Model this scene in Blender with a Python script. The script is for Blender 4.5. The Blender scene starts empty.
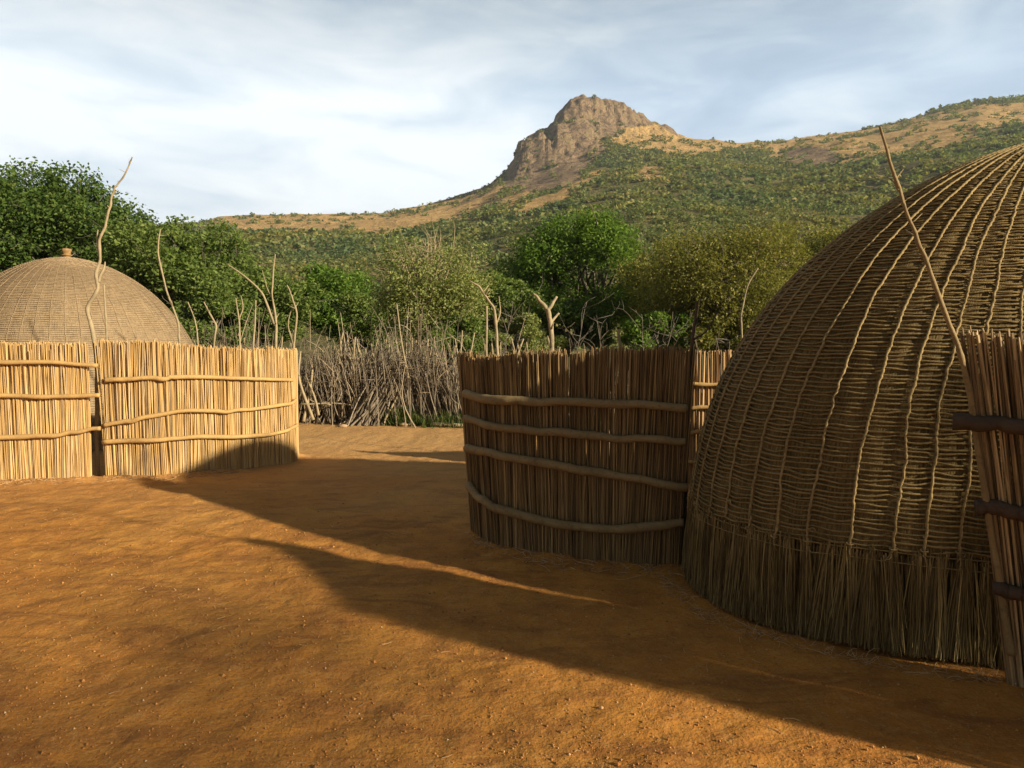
import bpy, math, random
import numpy as np
R = math.radians
PI = math.pi
scene = bpy.context.scene
COL = scene.collection

# ------------------------------------------------------------------ camera
F, Y0, CH = 716.0, 336.0, 1.7
PITCH = math.atan((384 - Y0) / F)
cam = bpy.data.cameras.new('camera')
camo = bpy.data.objects.new('camera', cam)
COL.objects.link(camo)
camo.location = (0, 0, CH)
camo.rotation_euler = (PI / 2 - PITCH, 0, 0)
cam.sensor_width = 36
cam.lens = F / 1024 * 36
cam.clip_start = 0.05
cam.clip_end = 6000
scene.camera = camo
CP, SP = math.cos(PITCH), math.sin(PITCH)


def ray(x, y):
    u, v = (x - 512) / F, (384 - y) / F
    return np.array([u, CP + v * SP, -SP + v * CP])


def at(x, y, Y):
    "a place in the yard at depth Y seen under picture point x, y"
    d = ray(x, y)
    p = d * (Y / d[1])
    p[2] += CH
    return p


def G(x, y, z=0.0):
    d = ray(x, y)
    return np.array([0, 0, CH]) + d * ((z - CH) / d[2])


# ------------------------------------------------------------------ noise
def _hash(ix, iy, iz, seed):
    h = (ix.astype(np.int64) * 374761393 + iy.astype(np.int64) * 668265263 + iz.astype(np.int64) * 2147483647 + seed * 1274126177) & 0xFFFFFFFF
    h = ((h ^ (h >> 13)) * 1274126177) & 0xFFFFFFFF
    h = h ^ (h >> 16)
    return (h & 0xFFFFFF) / float(0xFFFFFF)


def vnoise(x, y, z=None, seed=0):
    x = np.asarray(x, float); y = np.asarray(y, float)
    z = np.zeros_like(x) if z is None else np.asarray(z, float) + 0 * x
    ix, iy, iz = np.floor(x), np.floor(y), np.floor(z)
    fx, fy, fz = x - ix, y - iy, z - iz
    sx, sy, sz = (f * f * (3 - 2 * f) for f in (fx, fy, fz))
    r = 0
    for a in (0, 1):
        for b in (0, 1):
            for c in (0, 1):
                w = (sx if a else 1 - sx) * (sy if b else 1 - sy) * (sz if c else 1 - sz)
                r = r + w * _hash(ix + a, iy + b, iz + c, seed)
    return r * 2 - 1


def fbm(x, y, z=None, seed=0, o=4, g=0.5):
    s, a, n = 0, 1.0, 0
    for k in range(o):
        f = 2.03 ** k
        s = s + a * vnoise(np.asarray(x) * f + 17.3 * k, np.asarray(y) * f - 9.1 * k, None if z is None else np.asarray(z) * f, seed + k)
        n += a; a *= g
    return s / n


def sstep(a, b, x):
    t = np.clip((np.asarray(x, float) - a) / (b - a), 0, 1)
    return t * t * (3 - 2 * t)


# ------------------------------------------------------------------ mesh helpers
class MB:
    def __init__(self):
        self.v, self.f4, self.f3, self.n, self.uv4 = [], [], [], 0, []

    def add(self, v, f):
        v = np.asarray(v, float).reshape(-1, 3); f = np.asarray(f, np.int64)
        (self.f4 if f.shape[1] == 4 else self.f3).append(f + self.n)
        self.v.append(v); self.n += len(v)

    def add2(self, v, f4, f3):
        v = np.asarray(v, float).reshape(-1, 3)
        if len(f4): self.f4.append(np.asarray(f4) + self.n)
        if len(f3): self.f3.append(np.asarray(f3) + self.n)
        self.v.append(v); self.n += len(v)

    def tube(self, pts, rad, sides=6, twist=0.0, lobe=0.0, cap=True):
        pts = np.asarray(pts, float); m = len(pts)
        rad = np.broadcast_to(np.asarray(rad, float), (m,))
        t = np.gradient(pts, axis=0); t /= np.linalg.norm(t, axis=1)[:, None] + 1e-12
        ref = np.array([0.13, 0.21, 0.97]) if abs(t[:, 2]).mean() < 0.8 else np.array([0.97, 0.2, 0.1])
        a = np.cross(t, ref); a /= np.linalg.norm(a, axis=1)[:, None] + 1e-12
        b = np.cross(t, a)
        ph = np.arange(sides) * 2 * PI / sides
        k = np.arange(m)[:, None]
        rr = rad[:, None] * (1 + lobe * np.cos(2 * (ph[None] - twist * k)))
        v = pts[:, None] + rr[..., None] * (np.cos(ph)[None, :, None] * a[:, None] + np.sin(ph)[None, :, None] * b[:, None])
        v = v.reshape(-1, 3)
        i = np.arange(m - 1)[:, None] * sides; j = np.arange(sides)[None]; j2 = (j + 1) % sides
        f = np.stack([i + j, i + j2, i + sides + j2, i + sides + j], -1).reshape(-1, 4)
        f3 = np.zeros((0, 3), int)
        if cap:
            v = np.vstack([v, pts[0], pts[-1]])
            c0, c1 = m * sides, m * sides + 1
            jj = np.arange(sides); j2 = (jj + 1) % sides
            f3 = np.vstack([np.stack([j2, jj, c0 + 0 * jj], 1), np.stack([(m - 1) * sides + jj, (m - 1) * sides + j2, c1 + 0 * jj], 1)])
        self.add2(v, f, f3)

    def build(self, name, mat, parent=None, smooth=True, attrs=None, loc=None):
        v = np.vstack(self.v)
        if loc is not None: v = v - np.asarray(loc, float)
        f4 = np.vstack(self.f4) if self.f4 else np.zeros((0, 4), int)
        f3 = np.vstack(self.f3) if self.f3 else np.zeros((0, 3), int)
        me = bpy.data.meshes.new(name)
        me.vertices.add(len(v)); me.vertices.foreach_set('co', v.astype(np.float32).ravel())
        nl = f4.size + f3.size
        me.loops.add(nl); me.loops.foreach_set('vertex_index', np.concatenate([f4.ravel(), f3.ravel()]).astype(np.int32))
        np_ = len(f4) + len(f3)
        me.polygons.add(np_)
        st = np.concatenate([np.arange(len(f4)) * 4, f4.size + np.arange(len(f3)) * 3]).astype(np.int32)
        me.polygons.foreach_set('loop_start', st)
        me.polygons.foreach_set('use_smooth', np.full(np_, smooth))
        me.update(calc_edges=True)
        if attrs:
            for k, a in attrs.items():
                at_ = me.attributes.new(k, 'FLOAT', 'POINT'); at_.data.foreach_set('value', np.asarray(a, np.float32).ravel())
        me.materials.append(mat)
        o = bpy.data.objects.new(name, me); COL.objects.link(o)
        if loc is not None: o.location = loc
        if parent is not None: o.parent = parent
        return o


def grid_faces(nr, nc, wrap=False):
    i = np.arange(nr - 1)[:, None]; j = np.arange(nc if wrap else nc - 1)[None]
    j2 = (j + 1) % nc
    return np.stack([i * nc + j, i * nc + j2, (i + 1) * nc + j2, (i + 1) * nc + j], -1).reshape(-1, 4)


def strands(mb, P0, P1, r0, r1, sides=4, seg=3, bend=0.0, rng=None):
    "many thin stalks at once, P0 to P1"
    P0 = np.asarray(P0, float); P1 = np.asarray(P1, float); n = len(P0)
    r0 = np.broadcast_to(r0, (n,)); r1 = np.broadcast_to(r1, (n,))
    d = P1 - P0; L = np.linalg.norm(d, axis=1)[:, None]; d = d / L
    a = np.cross(d, np.array([0.31, 0.93, 0.17])); a /= np.linalg.norm(a, axis=1)[:, None] + 1e-9
    b = np.cross(d, a)
    bv = (a * rng.normal(size=(n, 1)) + b * rng.normal(size=(n, 1))) * bend * L if bend else 0
    ph0 = rng.random(n) * 6.28
    rings = []
    for k in range(seg + 1):
        t = k / seg
        c = P0 * (1 - t) + P1 * t + (bv * math.sin(PI * t) if bend else 0)
        r = r0 * (1 - t) + r1 * t
        ang = ph0[:, None] + np.arange(sides)[None] * 2 * PI / sides
        rings.append(c[:, None] + r[:, None, None] * (np.cos(ang)[..., None] * a[:, None] + np.sin(ang)[..., None] * b[:, None]))
    V = np.stack(rings, 1).reshape(n, -1, 3)
    m = V.shape[1]
    f = grid_faces(seg + 1, sides, True)
    allf = (f[None] + (np.arange(n) * m)[:, None, None]).reshape(-1, 4)
    top = []
    if sides == 4:
        top = np.array([[seg * 4, seg * 4 + 1, seg * 4 + 2, seg * 4 + 3]])
        allf = np.vstack([allf, (top[None] + (np.arange(n) * m)[:, None, None]).reshape(-1, 4)])
    mb.add(V.reshape(-1, 3), allf)


def smooth_path(pts, n, wob=0.0, rng=None):
    "Catmull-Rom through the points"
    p = np.asarray(pts, float)
    p = np.vstack([2 * p[0] - p[1], p, 2 * p[-1] - p[-2]])
    m = len(p) - 3
    out = []
    for t in np.linspace(0, m - 1e-9, n):
        i = int(t); f = t - i
        a, b, c, d = p[i:i + 4]
        out.append(0.5 * ((2 * b) + (c - a) * f + (2 * a - 5 * b + 4 * c - d) * f * f + (3 * b - a - 3 * c + d) * f ** 3))
    out = np.array(out)
    if wob and rng is not None:
        k = np.linspace(0, 1, n) * n / 5.0
        s = rng.integers(1000)
        for c in range(3):
            out[:, c] += wob * vnoise(k + 13 * c, 0 * k, seed=s)
    return out


def tag(o, label=None, cat=None, group=None, kind=None):
    if label: o['label'] = label
    if cat: o['category'] = cat
    if group: o['group'] = group
    if kind: o['kind'] = kind
    return o


def thing(name, label, cat, loc=(0, 0, 0), group=None):
    o = bpy.data.objects.new(name, None); COL.objects.link(o)
    o.location = loc; o.empty_display_size = 0.2
    return tag(o, label, cat, group)


def sub(root, mb, name, mat, smooth=True, attrs=None):
    "part of a thing whose root stands at root.location; mesh coordinates are world"
    return mb.build(name, mat, root, smooth, attrs, None) if False else _sub(root, mb, name, mat, smooth, attrs)


def _sub(root, mb, name, mat, smooth, attrs):
    mb.v = [np.vstack(mb.v) - np.array(root.location)]
    return mb.build(name, mat, root, smooth, attrs)


# ------------------------------------------------------------------ materials
class NT:
    def __init__(self, name):
        self.m = bpy.data.materials.new(name); self.m.use_nodes = True
        self.t = self.m.node_tree; self.n = self.t.nodes; self.n.clear()
        self.out = self.n.new('ShaderNodeOutputMaterial')

    def N(self, typ, **k):
        nd = self.n.new(typ)
        for a, b in k.items():
            if a[0] == '_': setattr(nd, a[1:], b)
            else:
                s = nd.inputs[a.replace('__', ' ')] if not a.startswith('i') or not a[1:].isdigit() else nd.inputs[int(a[1:])]
                self.set(s, b)
        return nd

    def set(self, sock, b):
        if isinstance(b, bpy.types.NodeSocket): self.t.links.new(b, sock)
        elif isinstance(b, tuple) and len(b) == 3 and sock.type == 'RGBA': sock.default_value = (*b, 1)
        else: sock.default_value = b

    def noise(self, vec, scale, detail=4, rough=0.55, dist=0.0):
        nd = self.N('ShaderNodeTexNoise', Scale=scale, Detail=detail, Roughness=rough, Distortion=dist)
        if vec is not None: self.set(nd.inputs['Vector'], vec)
        return nd.outputs['Fac']

    def mapr(self, v, a, b, c=0.0, d=1.0):
        nd = self.N('ShaderNodeMapRange', i0=v, i1=a, i2=b, i3=c, i4=d); nd.clamp = True
        return nd.outputs[0]

    def mix(self, fac, a, b, mode='MIX'):
        nd = self.n.new('ShaderNodeMix'); nd.data_type = 'RGBA'; nd.blend_type = mode
        self.set(nd.inputs[0], fac); self.set(nd.inputs[6], a); self.set(nd.inputs[7], b)
        return nd.outputs[2]

    def math(self, op, a, b=0.0, clamp=False):
        nd = self.n.new('ShaderNodeMath'); nd.operation = op; nd.use_clamp = clamp
        self.set(nd.inputs[0], a); self.set(nd.inputs[1], b)
        return nd.outputs[0]

    def ramp(self, v, stops):
        nd = self.n.new('ShaderNodeValToRGB'); cr = nd.color_ramp
        while len(cr.elements) < len(stops): cr.elements.new(0.5)
        for e, (p, c) in zip(cr.elements, stops):
            e.position = p; e.color = (*c, 1)
        self.set(nd.inputs[0], v)
        return nd.outputs[0]

    def scalevec(self, vec, s):
        nd = self.n.new('ShaderNodeMapping'); self.set(nd.inputs[0], vec); nd.inputs[3].default_value = s
        return nd.outputs[0]

    def coord(self): return self.n.new('ShaderNodeTexCoord').outputs['Object']
    def island(self): return self.n.new('ShaderNodeNewGeometry').outputs['Random Per Island']

    def attr(self, a):
        nd = self.n.new('ShaderNodeAttribute'); nd.attribute_name = a
        return nd.outputs['Fac']

    def bump(self, h, strength=0.5, dist=0.02):
        nd = self.N('ShaderNodeBump', Strength=strength, Distance=dist, Height=h)
        return nd.outputs[0]

    def pbsdf(self, col, rough=0.85, normal=None, spec=0.25):
        nd = self.n.new('ShaderNodeBsdfPrincipled')
        self.set(nd.inputs['Base Color'], col); self.set(nd.inputs['Roughness'], rough)
        nd.inputs['Specular IOR Level'].default_value = spec
        if normal is not None: self.set(nd.inputs['Normal'], normal)
        return nd.outputs[0]

    def done(self, sh):
        self.t.links.new(sh, self.out.inputs[0]); return self.m


def mat_reed(name, stops, wear=(0.16, 0.12, 0.08), wearamt=0.5):
    m = NT(name); c = m.coord(); r = m.island()
    col = m.ramp(r, stops)
    n = m.noise(m.scalevec(c, (30, 30, 3.0)), 1.0, 4)
    col = m.mix(m.mapr(n, 0.5, 0.72, 0, wearamt), col, wear)
    n2 = m.noise(c, 2.2, 3)
    col = m.mix(m.mapr(n2, 0.35, 0.7, 0.0, 0.35), col, m.mix(1.0, col, (0.72, 0.66, 0.6), 'MULTIPLY'))
    nb = m.noise(m.scalevec(c, (160, 160, 12)), 1.0, 3)
    return m.done(m.pbsdf(col, 0.7, m.bump(nb, 0.35, 0.003), 0.3))


def mat_wood(name, a, b, dark):
    m = NT(name); c = m.coord()
    n = m.noise(c, 7, 5, 0.6)
    col = m.mix(m.mapr(n, 0.3, 0.7), a, b)
    n2 = m.noise(c, 33, 5, 0.7)
    col = m.mix(m.mapr(n2, 0.52, 0.75, 0, 0.75), col, dark)
    return m.done(m.pbsdf(col, 0.75, m.bump(m.noise(c, 70, 4), 0.5, 0.006), 0.3))


def mat_leaf(name, stops, trans=0.38, rough=0.6, patch=0.55):
    m = NT(name); r = m.island(); c = m.coord()
    col = m.ramp(r, stops)
    n = m.noise(c, patch, 3)
    col = m.mix(m.mapr(n, 0.3, 0.7, 0, 0.4), col, m.mix(1.0, col, (0.75, 0.85, 0.8), 'MULTIPLY'))
    if patch < 0.1:      # whole thickets of duller or yellower kinds
        n = m.noise(c, 0.02, 4, 0.6)
        col = m.mix(m.mapr(n, 0.5, 0.6, 0, 0.85), col, m.mix(1.0, col, (1.35, 1.12, 0.85), 'MULTIPLY'))
        col = m.mix(m.mapr(n, 0.47, 0.38, 0, 0.85), col, m.mix(1.0, col, (0.5, 0.68, 0.75), 'MULTIPLY'))
    d = m.pbsdf(col, rough, None, 0.2)
    t = m.N('ShaderNodeBsdfTranslucent', Color=m.mix(1.0, col, (1.25, 1.3, 0.6), 'MULTIPLY')).outputs[0]
    mx = m.n.new('ShaderNodeMixShader'); mx.inputs[0].default_value = trans
    m.t.links.new(d, mx.inputs[1]); m.t.links.new(t, mx.inputs[2])
    return m.done(mx.outputs[0])


M = {}
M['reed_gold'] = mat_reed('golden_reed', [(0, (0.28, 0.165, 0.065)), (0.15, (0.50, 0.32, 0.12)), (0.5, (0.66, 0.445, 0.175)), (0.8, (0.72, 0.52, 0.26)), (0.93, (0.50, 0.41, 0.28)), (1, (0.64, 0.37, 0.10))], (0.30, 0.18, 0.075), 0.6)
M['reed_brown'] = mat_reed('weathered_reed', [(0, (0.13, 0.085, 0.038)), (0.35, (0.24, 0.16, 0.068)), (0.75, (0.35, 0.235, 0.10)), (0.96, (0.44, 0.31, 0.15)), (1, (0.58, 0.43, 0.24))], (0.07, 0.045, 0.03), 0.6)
M['reed_far'] = mat_reed('dry_reed', [(0, (0.25, 0.15, 0.07)), (0.4, (0.46, 0.30, 0.14)), (1, (0.66, 0.46, 0.24))], (0.2, 0.12, 0.06), 0.45)
M['pole_gold'] = mat_wood('peeled_pole', (0.56, 0.36, 0.13), (0.42, 0.27, 0.11), (0.22, 0.14, 0.07))
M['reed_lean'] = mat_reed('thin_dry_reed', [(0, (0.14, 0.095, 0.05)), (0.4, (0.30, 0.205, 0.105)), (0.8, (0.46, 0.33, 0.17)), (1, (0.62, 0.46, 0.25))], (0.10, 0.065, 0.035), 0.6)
M['pole_grey'] = mat_wood('weathered_pole', (0.31, 0.23, 0.11), (0.22, 0.16, 0.075), (0.08, 0.055, 0.035))
M['pole_dark'] = mat_wood('dark_bark_post', (0.10, 0.07, 0.045), (0.06, 0.042, 0.03), (0.03, 0.022, 0.016))
M['pole_pale'] = mat_wood('pale_dead_branch', (0.41, 0.33, 0.20), (0.28, 0.23, 0.14), (0.15, 0.12, 0.08))
M['bark'] = mat_wood('grey_bark', (0.18, 0.16, 0.125), (0.11, 0.10, 0.08), (0.08, 0.06, 0.045))
M['brush'] = mat_reed('dead_brushwood', [(0, (0.10, 0.08, 0.055)), (0.4, (0.20, 0.165, 0.115)), (0.75, (0.30, 0.255, 0.19)), (1, (0.46, 0.37, 0.25))], (0.09, 0.08, 0.065), 0.5)
M['leaf_dark'] = mat_leaf('dark_green_leaves', [(0, (0.048, 0.09, 0.022)), (0.5, (0.094, 0.162, 0.034)), (0.9, (0.144, 0.216, 0.048)), (1, (0.228, 0.264, 0.084))])
M['leaf_mid'] = mat_leaf('mid_green_leaves', [(0, (0.078, 0.12, 0.03)), (0.5, (0.144, 0.216, 0.046)), (1, (0.252, 0.3, 0.09))])
M['leaf_pale'] = mat_leaf('pale_green_leaves', [(0, (0.144, 0.18, 0.054)), (0.5, (0.252, 0.3, 0.09)), (1, (0.432, 0.432, 0.18))])
M['leaf_olive'] = mat_leaf('olive_acacia_leaves', [(0, (0.108, 0.114, 0.028)), (0.5, (0.198, 0.204, 0.043)), (0.9, (0.288, 0.27, 0.072)), (1, (0.408, 0.324, 0.144))])
M['leaf_bright'] = mat_leaf('fresh_green_leaves', [(0, (0.072, 0.132, 0.022)), (0.5, (0.132, 0.228, 0.034)), (1, (0.216, 0.312, 0.06))])
M['leaf_hill'] = mat_leaf('hill_scrub_leaves', [(0, (0.10, 0.135, 0.05)), (0.45, (0.17, 0.215, 0.075)), (0.8, (0.23, 0.26, 0.09)), (1, (0.34, 0.29, 0.13))], 0.35, 0.6, 0.05)
M['grass'] = mat_leaf('green_grass', [(0, (0.05, 0.09, 0.02)), (0.6, (0.10, 0.16, 0.03)), (1, (0.26, 0.23, 0.08))])


def mat_ground():
    m = NT('red_earth'); c = m.coord()
    sx = m.n.new('ShaderNodeSeparateXYZ'); m.t.links.new(c, sx.inputs[0])
    n1 = m.noise(c, 0.55, 5, 0.6, 0.4)
    n2 = m.noise(c, 3.2, 6, 0.62)
    n3 = m.noise(c, 17, 5, 0.7)
    col = m.mix(m.mapr(n1, 0.32, 0.68), (0.48, 0.195, 0.036), (0.60, 0.29, 0.062))
    col = m.mix(m.mapr(n2, 0.42, 0.72, 0, 0.75), col, (0.31, 0.13, 0.038))
    col = m.mix(m.mapr(n3, 0.5, 0.75, 0, 0.55), col, (0.56, 0.33, 0.12))
    # scuffed dark damp streaks trodden across the yard
    wv = m.noise(m.scalevec(c, (0.9, 2.6, 1)), 1.6, 6, 0.65, 1.2)
    col = m.mix(m.mapr(wv, 0.5, 0.64, 0, 0.6), col, (0.24, 0.098, 0.034))
    sp = m.noise(c, 70, 4, 0.8)
    col = m.mix(m.mapr(sp, 0.48, 0.36, 0, 0.55), col, (0.25, 0.095, 0.025))
    col = m.mix(m.mapr(sp, 0.58, 0.70, 0, 0.5), col, (0.60, 0.40, 0.18))
    # earth colour, paler towards the far side of the yard
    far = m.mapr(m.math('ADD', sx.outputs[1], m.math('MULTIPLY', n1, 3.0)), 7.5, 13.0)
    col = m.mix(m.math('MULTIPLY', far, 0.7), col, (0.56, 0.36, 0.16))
    scr = m.mapr(m.math('ADD', sx.outputs[1], m.math('MULTIPLY', n2, 1.2)), 14.6, 16.0)
    col = m.mix(scr, col, m.mix(n3, (0.07, 0.085, 0.03), (0.20, 0.15, 0.07)))
    h = m.math('ADD', m.math('MULTIPLY', n2, 1.1), m.math('ADD', m.math('MULTIPLY', m.noise(c, 9, 4, 0.55), 0.5), m.math('ADD', m.math('MULTIPLY', m.noise(c, 42, 3, 0.7), 0.22), m.math('MULTIPLY', m.noise(c, 120, 2, 0.6), 0.10))))
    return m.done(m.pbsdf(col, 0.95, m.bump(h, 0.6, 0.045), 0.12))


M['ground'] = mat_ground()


def mat_hill():
    m = NT('hill_slope'); c = m.coord()
    rock, gold = m.attr('rock'), m.attr('gold')
    n1 = m.noise(c, 0.02, 6, 0.65)
    n2 = m.noise(c, 0.11, 6, 0.7)
    green = m.mix(m.mapr(n2, 0.35, 0.65), (0.15, 0.165, 0.06), (0.30, 0.25, 0.11))
    golden = m.mix(m.mapr(n2, 0.35, 0.68), (0.78, 0.53, 0.23), (0.58, 0.37, 0.16))
    golden = m.mix(m.mapr(m.noise(c, 0.33, 5, 0.7), 0.52, 0.66, 0, 0.8), golden, (0.19, 0.165, 0.07))
    col = m.mix(m.mapr(m.math('ADD', gold, m.math('MULTIPLY', m.math('SUBTRACT', n2, 0.5), 1.4)), 0.4, 0.6), green, golden)
    nr = m.noise(m.scalevec(c, (0.16, 0.16, 0.07)), 1.0, 7, 0.72, 0.6)
    rk = m.ramp(nr, [(0.32, (0.11, 0.08, 0.06)), (0.44, (0.24, 0.175, 0.12)), (0.54, (0.42, 0.29, 0.18)), (0.62, (0.30, 0.26, 0.13)), (0.72, (0.50, 0.32, 0.17))])
    col = m.mix(m.mapr(m.math('ADD', rock, m.math('MULTIPLY', m.math('SUBTRACT', n2, 0.5), 0.9)), 0.4, 0.55), col, rk)
    h = m.math('ADD', n2, m.math('MULTIPLY', nr, 1.5))
    return m.done(m.pbsdf(col, 0.95, m.bump(h, 0.9, 7.0), 0.1))


M['hill'] = mat_hill()


def mat_thatch(name, a, b, dk, us, vs):
    m = NT(name)
    th, s = m.attr('ang'), m.attr('arc')
    cb = m.n.new('ShaderNodeCombineXYZ'); m.set(cb.inputs[0], th); m.set(cb.inputs[1], s)
    v = cb.outputs[0]
    n = m.noise(m.scalevec(v, (us, vs, 1)), 1.0, 4, 0.65)
    n2 = m.noise(m.scalevec(v, (us * 0.12, vs * 1.2, 1)), 1.0, 4)
    col = m.mix(m.mapr(n, 0.40, 0.60), a, b)
    col = m.mix(m.mapr(n, 0.60, 0.72, 0, 0.8), col, dk)
    col = m.mix(m.mapr(n2, 0.5, 0.75, 0, 0.7), col, dk)
    return m.done(m.pbsdf(col, 0.85, m.bump(n, 1.0, 0.02), 0.15))


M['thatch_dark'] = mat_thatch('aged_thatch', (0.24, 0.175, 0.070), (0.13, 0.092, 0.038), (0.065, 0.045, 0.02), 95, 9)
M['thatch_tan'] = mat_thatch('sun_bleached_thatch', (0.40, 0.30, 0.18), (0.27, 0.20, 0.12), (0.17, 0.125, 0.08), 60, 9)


def mat_cord(name, stops, sc=60):
    m = NT(name); c = m.coord(); n = m.noise(c, sc, 4, 0.7); n2 = m.noise(c, 5, 4, 0.6)
    col = m.ramp(m.math('ADD', m.math('MULTIPLY', n, 0.6), m.math('MULTIPLY', n2, 0.4)), stops)
    return m.done(m.pbsdf(col, 0.8, m.bump(n, 0.8, 0.005), 0.2))


M['cord_dark'] = mat_cord('grass_cord', [(0.3, (0.12, 0.085, 0.036)), (0.5, (0.25, 0.18, 0.075)), (0.7, (0.38, 0.28, 0.12))])
M['rope_pale'] = mat_cord('grass_rope', [(0.32, (0.15, 0.11, 0.048)), (0.5, (0.30, 0.22, 0.10)), (0.68, (0.46, 0.35, 0.16))])
M['cord_tan'] = mat_cord('pale_cord', [(0.3, (0.24, 0.175, 0.105)), (0.5, (0.38, 0.28, 0.17)), (0.7, (0.50, 0.37, 0.22))], 25)
M['skirt'] = mat_reed('grass_fringe', [(0, (0.08, 0.055, 0.022)), (0.5, (0.20, 0.145, 0.055)), (0.85, (0.32, 0.24, 0.095)), (1, (0.44, 0.34, 0.15))], (0.06, 0.042, 0.02), 0.5)
M['finial'] = mat_cord('bound_straw', [(0.3, (0.18, 0.11, 0.05)), (0.5, (0.32, 0.20, 0.085)), (0.7, (0.44, 0.29, 0.13))], 20)
M['crumb'] = mat_reed('earth_crumbs', [(0, (0.26, 0.11, 0.032)), (0.5, (0.44, 0.20, 0.055)), (0.93, (0.56, 0.29, 0.09)), (1, (0.66, 0.50, 0.32))], (0.3, 0.13, 0.04), 0.3)
M['stone'] = mat_wood('pale_stone', (0.50, 0.36, 0.22), (0.40, 0.28, 0.17), (0.25, 0.16, 0.09))

# ------------------------------------------------------------------ sun and sky
SUN_EL = R(18.5)
SX, SY = 0.865, -0.5                     # the sun stands to the right, behind the camera
sd = np.array([SX * math.cos(SUN_EL), SY * math.cos(SUN_EL), math.sin(SUN_EL)]); sd /= np.linalg.norm(sd)
sl = bpy.data.lights.new('sun', 'SUN'); sl.energy = 4.6; sl.angle = R(1.0); sl.color = (1.0, 0.85, 0.62)
so = bpy.data.objects.new('sun', sl); COL.objects.link(so)
import mathutils
so.rotation_euler = mathutils.Vector((-sd[0], -sd[1], -sd[2])).to_track_quat('-Z', 'Y').to_euler()
so.location = (20, -12, 20)

w = bpy.data.worlds.new('World'); scene.world = w; w.use_nodes = True
wt = w.node_tree; wn = wt.nodes; wn.clear()


class WT(NT):
    def __init__(self):
        self.t = wt; self.n = wn; self.out = wn.new('ShaderNodeOutputWorld')


W_ = WT()
sky = wn.new('ShaderNodeTexSky'); sky.sky_type = 'NISHITA'; sky.sun_disc = False
sky.sun_elevation = SUN_EL; sky.sun_rotation = math.atan2(SX, SY)
sky.altitude = 600; sky.air_density = 1.0; sky.dust_density = 1.0
bg1 = wn.new('ShaderNodeBackground'); bg1.inputs[1].default_value = 0.05
wt.links.new(sky.outputs[0], bg1.inputs[0])
vec = wn.new('ShaderNodeTexCoord').outputs['Generated']
sp = wn.new('ShaderNodeSeparateXYZ'); wt.links.new(vec, sp.inputs[0])
# cloud deck: long soft banks, denser towards the horizon
n1 = W_.noise(W_.scalevec(vec, (1.0, 1.0, 2.6)), 1.7, 4, 0.45, 0.25)
n2 = W_.noise(W_.scalevec(vec, (1.0, 1.0, 3.6)), 5.0, 6, 0.55, 0.5)
lump = W_.math('ADD', W_.math('MULTIPLY', n1, 0.62), W_.math('MULTIPLY', n2, 0.38))
# whiter and brighter to the upper left of the mountain, greyer to the right
side = W_.math('MULTIPLY', sp.outputs[0], -0.20)
lump2 = W_.math('ADD', lump, side)
ccol = W_.ramp(lump2, [(0.36, (0.24, 0.325, 0.43)), (0.46, (0.315, 0.40, 0.495)), (0.54, (0.42, 0.495, 0.565)), (0.66, (0.60, 0.64, 0.665))])
# the bank thins out overhead and away from the mountain
ahead = W_.mapr(sp.outputs[1], 0.1, 0.75)
low = W_.mapr(sp.outputs[2], 0.62, 0.30)
str_ = W_.math('ADD', 0.12, W_.math('MULTIPLY', W_.math('MULTIPLY', ahead, low), 0.82))
bg2 = wn.new('ShaderNodeBackground'); wt.links.new(ccol, bg2.inputs[0]); wt.links.new(str_, bg2.inputs[1])
mx = wn.new('ShaderNodeMixShader')
wt.links.new(W_.mapr(lump, 0.25, 0.42, 0.72, 0.97), mx.inputs[0])
wt.links.new(bg1.outputs[0], mx.inputs[1]); wt.links.new(bg2.outputs[0], mx.inputs[2])
wt.links.new(mx.outputs[0], W_.out.inputs[0])

vs = scene.view_settings
vs.view_transform = 'Standard'; vs.look = 'None'; vs.gamma = 1.0; vs.exposure = 1.0; vs.use_curve_mapping = False

# ------------------------------------------------------------------ ground
def spaced(lo, hi, near_lo, near_hi, step, grow=1.12):
    a = list(np.arange(near_lo, near_hi, step)); s = step; x = a[-1]
    while x < hi: s *= grow; x += s; a.append(x)
    s = step; x = a[0]; b = []
    while x > lo: s *= grow; x -= s; b.append(x)
    return np.array(b[::-1] + a)


gx = spaced(-2500, 2500, -6.0, 4.0, 0.035, 1.09)
gy = spaced(-60, 2500, 1.6, 10.0, 0.035, 1.09)
X, Y = np.meshgrid(gx, gy)
near = np.exp(-((np.maximum(np.hypot(X, Y - 6) - 10, 0)) / 12.0))


def ground_z(X, Y):
    z = 0.022 * fbm(X * 0.55, Y * 0.55, seed=3, o=3) + 0.019 * fbm(X * 2.4, Y * 2.4, seed=5, o=4) + 0.008 * fbm(X * 9, Y * 9, seed=9, o=3)
    return z


Z = ground_z(X, Y) * near
# shallow trodden scuffs
rng = np.random.default_rng(5)
for k in range(300):
    px, py = (rng.uniform(-4, 3), rng.uniform(2.2, 11)) if k % 2 else (rng.normal() * 0.9 - 0.4, rng.uniform(3.2, 9))
    a = rng.uniform(0, PI); dx, dy = X - px, Y - py
    u_, v_ = dx * math.cos(a) + dy * math.sin(a), -dx * math.sin(a) + dy * math.cos(a)
    q = (u_ / rng.uniform(0.08, 0.2)) ** 2 + (v_ / rng.uniform(0.04, 0.07)) ** 2
    Z -= rng.uniform(0.006, 0.014) * (np.exp(-q) - 0.35 * np.exp(-q / 3.0))
bases = [[G(*p)[:2] for p in q_] for q_ in ([(-60, 484), (0, 482), (92, 479)], [(107, 478), (184, 475), (240, 470), (297, 456)], [(474, 531), (494, 544.5), (544, 555), (607, 561), (680, 566)])]
dm = np.full(X.shape, 9.0)
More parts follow.
